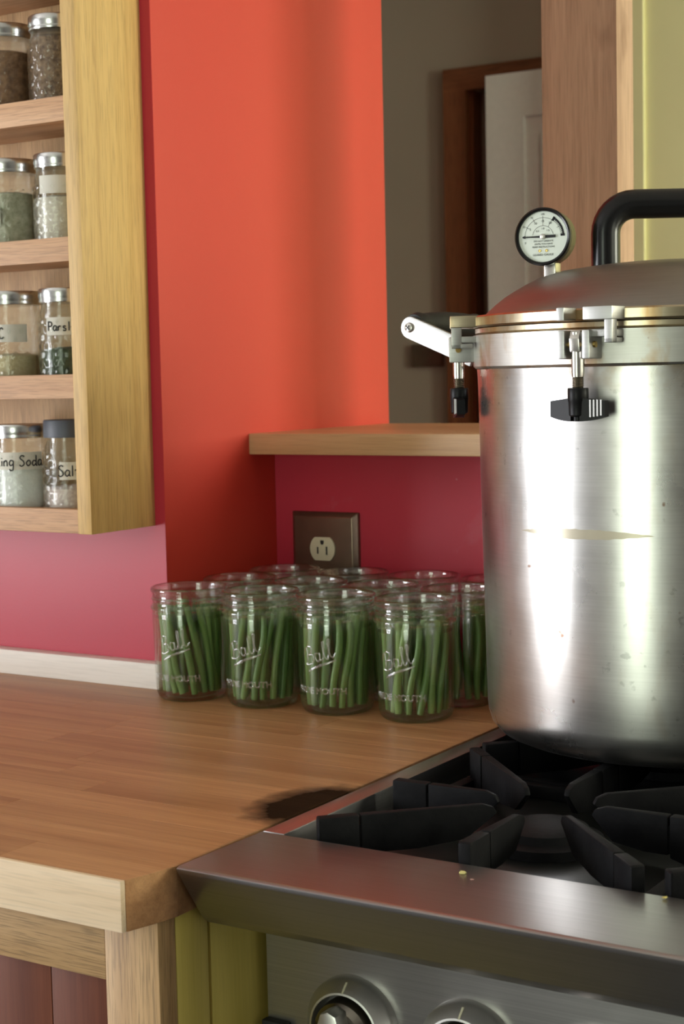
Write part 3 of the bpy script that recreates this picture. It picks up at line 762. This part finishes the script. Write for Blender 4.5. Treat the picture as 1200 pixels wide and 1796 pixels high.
def relief(t):
    """raised lettering on the jar front (local -y)"""
    if not relief_me:
        hgt = .0165; bm = B(); slope = math.radians(17)
        for st_ in SCRIPT:
            pts = []
            for p in spline([Vector((a, b, 0)) for a, b in st_], 5):
                x = (p.x-1.15)*hgt*.92; yv = (p.y-.4)*hgt
                X = x*math.cos(slope)-yv*math.sin(slope); Y = x*math.sin(slope)+yv*math.cos(slope)
                zz = .064+Y; R = .0406
                a = -PI/2 + X/R; pts.append((R*math.cos(a), R*math.sin(a), zz))
            tube(bm, pts, .0010, 8)
        relief_me['s'] = obj('script_relief', bm, M['glass_relief'], t, smooth=60).data
        b = text_mesh('WIDE MOUTH', .0092, .0004, bevel=.0005); R = .0393
        bmesh.ops.subdivide_edges(b, edges=[e for e in b.edges if e.calc_length() > .003], cuts=2)
        wrap(b, R, -PI/2)
        bmesh.ops.translate(b, verts=b.verts, vec=(0, 0, .0265))
        relief_me['w'] = obj('letter_relief', b, M['glass_relief'], t).data
    else:
        for n, k in (('script_relief', 's'), ('letter_relief', 'w')):
            o = bpy.data.objects.new(n, relief_me[k]); COL.objects.link(o); o.parent = t
# bean shapes shared by all beans
bean_me = []
br = random.Random(11)
for k in range(7):
    Lb = .090 + .007*br.random(); r0 = .0034+.0007*br.random(); bend = br.uniform(-.0038, .0038); b2 = br.uniform(-.003, .003)
    pts, rr = [], []
    for q in range(9):
        u = q/8; pts.append((bend*math.sin(PI*u)+b2*math.sin(2*PI*u)*.6, b2*.5*math.sin(PI*u), Lb*u))
        rr.append(r0*(1+.07*math.sin(9*u+k))*(.86 if q in (0, 8) else 1))
    bm = B(); tube(bm, pts, rr, 9)
    me = bpy.data.meshes.new('green_bean'); 
    for f in bm.faces: f.smooth = True
    bm.to_mesh(me); bm.free(); me.materials.append(M['bean'])
    me.set_sharp_from_angle(angle=math.radians(55)); bean_me.append((me, Lb))
def beans(loc, where, n_out, n_in, twist, seed):
    rr = random.Random(seed)
    spots = [(a_, .0302, n_out) for a_ in range(n_out)] + [(a_, .0200, n_in) for a_ in range(n_in)]
    for (q, R, n) in spots:
        me, Lb = rr.choice(bean_me)
        a = 2*PI*q/n + rr.uniform(-.06, .06)
        tw = twist*(R/.03) + rr.uniform(-.05, .05)
        rB = R-.0012; rT = R + rr.uniform(-.0005, .0015)
        p0 = Vector((rB*math.cos(a-tw/2), rB*math.sin(a-tw/2), .0078+rr.uniform(0, .002)))
        p1 = Vector((rT*math.cos(a+tw/2), rT*math.sin(a+tw/2), p0.z+Lb*.98))
        o = bpy.data.objects.new('green_bean', me); COL.objects.link(o)
        o.location = Vector(loc)+p0
        zx = (p1-p0).normalized(); tx = Vector((-math.sin(a), math.cos(a), 0)); tx = (tx - zx*tx.dot(zx)).normalized()   # the bend lies along the glass
        o.rotation_euler = Matrix((tx, zx.cross(tx), zx)).transposed().to_euler()
        tag(o, 'green bean in the jar ' + where, 'green bean', 'green beans in the jar ' + where)
ROW = ['row away from the half wall', 'middle row', 'row along the half wall']
NTH = ['first from orange wall', 'second from orange wall', 'third from orange wall', 'fourth from orange wall']
JPOS = {}
for r in range(3):
    for i in range(4):
        JPOS[(r, i)] = (-.3700+i*.0917 + (.0, .006, .008)[r], (.5500+i*.0055) + (0, .0880, .1755)[r] + (0, -.0008, -.0012)[r]*i, 0.0)
for (r, i), loc in JPOS.items():
    where = '%s, %s' % (NTH[i], ROW[r])
    d = Vector((CAM.x-loc[0], CAM.y-loc[1])); face = math.atan2(d.y, d.x)
    t, o = jar(loc, face+PI/2 - math.radians(29), 'glass jar of green beans, ' + where)
    if r == 0: relief(t)
    twist = {(0, 0): -.55, (0, 1): .45, (0, 2): .30, (0, 3): .38}.get((r, i), random.uniform(-.5, .5))
    no, ni = ((17, 9), (15, 5), (14, 4))[r]
    beans((loc[0], loc[1], 0), where, no, ni, twist, 100+r*10+i)

# ================================================================== outlet on the half wall
ol = thing('electrical_outlet', 'bronze outlet plate with ivory socket on the red half wall', 'outlet', (-.350, YB, .12))
pw, zt, zb_ = .0475, .0640, -.062
bm = B()
def ringv(w_, t_, b_, yv): return [bm.verts.new(p) for p in ((-w_, yv, b_), (w_, yv, b_), (w_, yv, t_), (-w_, yv, t_))]
r0_ = ringv(pw, zt, zb_, 0); r1_ = ringv(pw, zt, zb_, -.004); r2_ = ringv(pw-.006, zt-.006, zb_+.006, -.0095)
for a, b in ((r0_, r1_), (r1_, r2_)):
    for q in range(4): bm.faces.new((a[q], a[(q+1) % 4], b[(q+1) % 4], b[q]))
bm.faces.new(r2_); bmesh.ops.recalc_face_normals(bm, faces=bm.faces)
es = [e for e in bm.edges if not e.is_boundary]; bmesh.ops.bevel(bm, geom=es, offset=.0012, segments=2, profile=.6, affect='EDGES')
obj('cover_plate', bm, M['bronze'], ol, smooth=35)
for zc in (.0195, -.0195):
    pts = []
    for q in range(40):
        a = 2*PI*q/40; x = .0178*math.cos(a); zz = .0178*math.sin(a); pts.append((x, zc+max(-.0142, min(.0142, zz))))
    bm = B(); prism(bm, pts, 'y', -.0118, -.008, bev=.0004); rc = obj('socket', bm, M['ivory'], ol, smooth=35)
    for sx_, w_, h_ in ((-.0064, .0010, .0042), (.0064, .0011, .0050)): bx('socket_slot', M['ink'], rc, sx_-w_, sx_+w_, -.0121, -.0100, zc-.002-h_, zc-.002+h_)
    bm = B(); prism(bm, [(-.0024, zc+.0105), (-.0024, zc+.0075)] + [(.0024*math.cos(a), zc+.0075+.0024*math.sin(a)) for a in [PI+PI*q/6 for q in range(1, 6)]] + [(.0024, zc+.0075), (.0024, zc+.0105)], 'y', -.0121, -.0100)
    obj('ground_hole', bm, M['ink'], rc)

# ================================================================== jar rack on the pink wall
XR_, YR_ = -.4392, .4725
rk = thing('jar_rack', 'oak wall rack with five shelves of spice jars', 'rack', (XR_, YW, .1839))
def rkb(name, mat, x0, x1, y0, y1, z0, z1, **k): return bx(name, M[mat], rk, x0-XR_, x1-XR_, y0-YW, y1-YW, z0-.1839, z1-.1839, bev=.0010, **k)
RKX0 = -1.05
rkb('side_board', 'oak_v', XR_-.0195, XR_, YR_, YW+.0004, .1839, 1.10)
rkb('side_board', 'oak_v', RKX0-.0195, RKX0, YR_, YW+.0004, .1839, 1.10)
rkb('back_panel', 'oak_back', RKX0+.0004, XR_-.0199, YW-.0075, YW-.0003, .1845, 1.10)
SHZ = [.1839, .3300, .4765, .6245, .7720]
for z in SHZ:
    rkb('shelf_rail', 'oak_h', RKX0+.0004, XR_-.0199, YR_+.0012, YR_+.0165, z+.0004, z+.0265)
    rkb('shelf', 'oak_h', RKX0+.0004, XR_-.0199, YR_+.0169, YW-.0079, z+.0020, z+.0200)

# spice jars: quilted jelly jars with screw bands
def quilted(prof_r, prof_z, h, band_z):
    """glass jar body with a raised diamond quilt between two heights"""
    bm = B(); n = 80; zs = []
    nz = 44
    rows_ = []
    for q in range(nz+1):
        u = q/nz; z = h*u
        r = prof_r
        if u < .06: r = prof_r*(.90+.10*math.sin(u/.06*PI/2))
        if u > .80: r = prof_r*(1-.10*min(1, (u-.80)/.10)**1.5)
        amp = .0020 if (.06 < u < .74) else 0
        ring = []
        for k in range(n):
            a = 2*PI*k/n
            dd = amp*abs(math.sin(8*a+u*15))*abs(math.sin(8*a-u*15))
            rr = r-.0004+dd*1.1
            ring.append(bm.verts.new((rr*math.cos(a), rr*math.sin(a), z)))
        rows_.append(ring)
    inner = []
    for q in (nz, nz//2, 2):
        u = q/nz; r = prof_r*(.90 if q == nz else .93)-.0008
        inner.append([bm.verts.new((r*math.cos(2*PI*k/n), r*math.sin(2*PI*k/n), max(.0035, h*u))) for k in range(n)])
    rows_ += inner
    for a, b in zip(rows_, rows_[1:]):
        for k in range(n): bm.faces.new((a[k], a[(k+1) % n], b[(k+1) % n], b[k]))
    bm.faces.new(rows_[0][::-1]); bm.faces.new(rows_[-1])
    bmesh.ops.recalc_face_normals(bm, faces=bm.faces)
    return bm
quilt_me = {}
def band_lid(r, z, h):
    bm = B(); n = 72; pr = [(r*.985, z), (r, z+.0012), (r*.99, z+.003), (r*.99, z+.0045), (r, z+.006), (r, z+h-.0015), (r*.985, z+h)]
    rings = []
    for q, (rr, zz) in enumerate(pr):
        rings.append([bm.verts.new(((rr+(.0005 if (k % 2 and q in (4, 5)) else 0))*math.cos(2*PI*k/n), (rr+(.0005 if (k % 2 and q in (4, 5)) else 0))*math.sin(2*PI*k/n), zz)) for k in range(n)])
    rings.append([bm.verts.new((r*.86*math.cos(2*PI*k/n), r*.86*math.sin(2*PI*k/n), z+h)) for k in range(n)])
    rings.append([bm.verts.new((r*.84*math.cos(2*PI*k/n), r*.84*math.sin(2*PI*k/n), z+h-.0008)) for k in range(n)])
    for a, b in zip(rings, rings[1:]):
        for k in range(n): bm.faces.new((a[k], a[(k+1) % n], b[(k+1) % n], b[k]))
    bm.faces.new(rings[-1]); bm.faces.new(rings[0][::-1]); bmesh.ops.recalc_face_normals(bm, faces=bm.faces); return bm
# handwriting as pen strokes, letters one unit high
PEN = {
 'B': [[(.05,0),(.1,1)], [(.1,1),(.5,.95),(.5,.6),(.12,.52),(.55,.45),(.55,.05),(.05,0)]],
 'a': [[(.45,.5),(.2,.55),(.05,.25),(.2,.0),(.42,.2),(.46,.5),(.44,.1),(.55,0)]],
 'k': [[(.08,1.0),(.08,0)], [(.45,.55),(.1,.28),(.48,0)]],
 'i': [[(.15,.5),(.15,0)], [(.15,.72),(.17,.78)]],
 'n': [[(.05,.5),(.06,0)], [(.06,.3),(.25,.54),(.4,.4),(.42,0)]],
 'g': [[(.45,.5),(.2,.55),(.05,.28),(.2,.05),(.44,.25),(.46,.5),(.42,-.3),(.2,-.42),(.05,-.3)]],
 ' ': [],
 'S': [[(.5,.9),(.25,1),(.08,.75),(.4,.45),(.45,.15),(.2,-.02),(.02,.12)]],
 'o': [[(.25,.52),(.05,.28),(.22,0),(.45,.22),(.38,.5),(.22,.52)]],
 'd': [[(.42,.42),(.2,.5),(.05,.22),(.2,0),(.42,.2)], [(.45,1),(.44,.1),(.55,0)]],
 'l': [[(.15,1),(.14,0)]],
 't': [[(.2,.95),(.2,.05),(.3,0)], [(.02,.55),(.42,.58)]],
 'P': [[(.08,0),(.1,1)], [(.1,1),(.5,.92),(.5,.55),(.1,.48)]],
 'r': [[(.06,.5),(.08,0)], [(.08,.28),(.2,.5),(.38,.48)]],
 's': [[(.38,.48),(.15,.5),(.1,.34),(.36,.2),(.3,0),(.05,.04)]],
 'y': [[(.05,.5),(.12,.2),(.36,.2),(.42,.5)], [(.42,.5),(.36,-.2),(.12,-.42)]],
 'C': [[(.5,.85),(.3,1),(.05,.5),(.25,0),(.55,.12)]],
 'e': [[(.06,.25),(.42,.3),(.3,.54),(.06,.3),(.2,0),(.45,.1)]],
}
def handwriting(text, hgt, R, phi0, zc, rad=.00078, start=None):
    bm = B(); adv = []; x = 0
    for ch in text:
        adv.append(x); x += {'i': .34, 'l': .34, ' ': .45, 'S': .62, 'B': .68, 'P': .64, 'C': .7}.get(ch, .58)
    for ch, x0 in zip(text, adv):
        for st_ in PEN[ch]:
            pts = []
            for p in spline([Vector((a, b, 0)) for a, b in st_], 4):
                X = (x0+p.x-x/2)*hgt; a = phi0 + X/R
                pts.append((R*math.cos(a), R*math.sin(a), zc+(p.y-.4)*hgt))
            tube(bm, pts, rad, 5)
    return bm
def tape(R, a0, a1, z0, z1):
    bm = B(); n = 16
    def ring(r, z): return [bm.verts.new((r*math.cos(a0+(a1-a0)*q/n), r*math.sin(a0+(a1-a0)*q/n), z)) for q in range(n+1)]
    A, Bv, Cc, D = ring(R, z0), ring(R, z1), ring(R+.0004, z1), ring(R+.0004, z0)
    for u, v in ((A, Bv), (Bv, Cc), (Cc, D), (D, A)):
        for q in range(n): bm.faces.new((u[q], u[q+1], v[q+1], v[q]))
    bmesh.ops.recalc_face_normals(bm, faces=bm.faces); return bm
def granular(name, c0, c1, scale=300, rough=.9):
    t = NT(name); v = t.noise(t.coords(), scale, 4, .7); t.set(Base_Color=t.mix(t.ramp(v, [(.35, (0,0,0)), (.65, (1,1,1))]), C4(c0), C4(c1)), Roughness=rough); t.bump(v, .5, .002); return t.m
M['soda'] = granular('white_powder', (.86, .87, .84), (.93, .94, .91)); M['salt'] = granular('pink_salt', (.55, .42, .38), (.74, .62, .56))
M['parsley'] = granular('dried_parsley', (.018, .030, .012), (.07, .10, .04), 160); M['yeast'] = granular('tan_powder', (.50, .40, .22), (.62, .52, .32))
M['seed'] = granular('brown_seed', (.10, .055, .030), (.30, .19, .11), 200); M['sticks'] = granular('brown_sticks', (.14, .065, .030), (.34, .18, .09), 120)
M['herb'] = granular('pale_herb', (.34, .33, .22), (.55, .53, .40), 160); M['flour'] = granular('cream_powder', (.62, .55, .44), (.74, .68, .58))
def spice_jar(x, shelf_z, label, r, h, lid_kind, fill_mat, fill_top, writing=None, wz=.55, tape_span=(-.62, .62), wshift=0.0, wh=.013):
    zb = shelf_z+.0200; y0 = .5250
    t = thing('spice_jar', label, 'jar', (x, y0, zb), 0, 'spice jars in the oak rack')
    d = Vector((CAM.x-x, CAM.y-y0)); fa = math.atan2(d.y, d.x)
    key = (round(r, 4), round(h, 4))
    if key not in quilt_me: quilt_me[key] = obj('jar_glass', quilted(r, h, h, .8), M['quilt_glass'], t, smooth=45).data
    else:
        o = bpy.data.objects.new('jar_glass', quilt_me[key]); COL.objects.link(o); o.parent = t
    bm = B(); ri = r*.90-.0012; ft = fill_top*h
    lathe(bm, [(0, .0042), (ri*.96, .0042), (ri, .008), (ri, ft-.002), (ri*.8, ft), (ri*.3, ft+.0015), (0, ft+.001)], 40); obj('contents', bm, M[fill_mat], t, smooth=60)
    if lid_kind == 'band': obj('screw_band', band_lid(r*.955, h-.004, .0155), M['tin'], t, smooth=50)
    else:
        bm = B(); lr = r*.97; lathe(bm, [(0, h-.003), (lr, h-.003), (lr*1.01, h-.001), (lr, h+.0150), (lr*.97, h+.0165), (0, h+.0165)], 56); obj('plastic_lid', bm, M['grey_lid'], t, smooth=40, label='plain dark grey lid')
    if writing is not None:
        R = r+.0006
        obj('paper_label', tape(R, fa+tape_span[0], fa+tape_span[1], h*wz-.0098, h*wz+.0098), M['paper'], t)
        if writing: obj('handwriting', handwriting(writing, wh, R+.0005, fa+wshift, h*wz-.001), M['ink'], t)
    return t
RJ_, HJ = .0325, .090
XA, XB = -.5857, -.5107
spice_jar(XA-.0005, SHZ[0], 'jar of white powder with handwritten label on the bottom rack shelf', .0335, .086, 'band', 'soda', .58, 'Baking Soda', .66, (-.95, .70), -.34, .0118)
spice_jar(XB, SHZ[0], 'jar with plain dark grey lid holding pinkish salt', .0315, .086, 'plastic', 'salt', .32, 'Salt', .54, (-.45, .75), -.10, .0120)
spice_jar(XA-.005, SHZ[1], 'half empty jar of tan powder on the second shelf up', .0335, HJ, 'band', 'yeast', .34, 'C', .60, (-.85, .42), -.42, .0120)
spice_jar(XB, SHZ[1], 'jar of dark dried parsley with handwritten label', .0315, HJ, 'band', 'parsley', .40, 'Parsly', .66, (-.75, .70), -.20, .0098)
spice_jar(XA-.003, SHZ[2], 'jar of pale greenish dried herb on the third shelf up', .0335, HJ, 'band', 'herb', .72, 'e', .42, (-1.10, -.35), -.60, .0100)
spice_jar(XB, SHZ[2], 'jar of cream powder with a blank paper strip near its lid', .0315, HJ, 'band', 'flour', .62, '', .74, (-.85, .60))
spice_jar(XA-.002, SHZ[3], 'jar of brown cinnamon sticks on the fourth shelf up', .0330, HJ, 'band', 'sticks', .80)
spice_jar(XB+.001, SHZ[3], 'taller jar of dark brown seeds beside the rack side board', .0325, .090, 'band', 'seed', .88)

# crumbs left on the range front
cr = random.Random(5)
for k, (x, y_, s) in enumerate(((.190, .128, .0030), (.2035, .117, .0018), (.333, .143, .0024))):
    bm = B(); bmesh.ops.create_icosphere(bm, subdivisions=1, radius=s)
    for v in bm.verts: v.co *= cr.uniform(.5, 1.1); v.co.z *= .45
    o = obj('crumb', bm, plain('crumb_%d' % k, ((.62, .56, .22), (.45, .26, .22), (.60, .52, .16))[k], .8), None, (x, y_, .0012))
    tag(o, ('pale yellow food crumb on the steel range front', 'tiny pinkish crumb beside the larger yellow crumb', 'yellow crumb against the foot of the corner grate finger')[k], 'crumb')
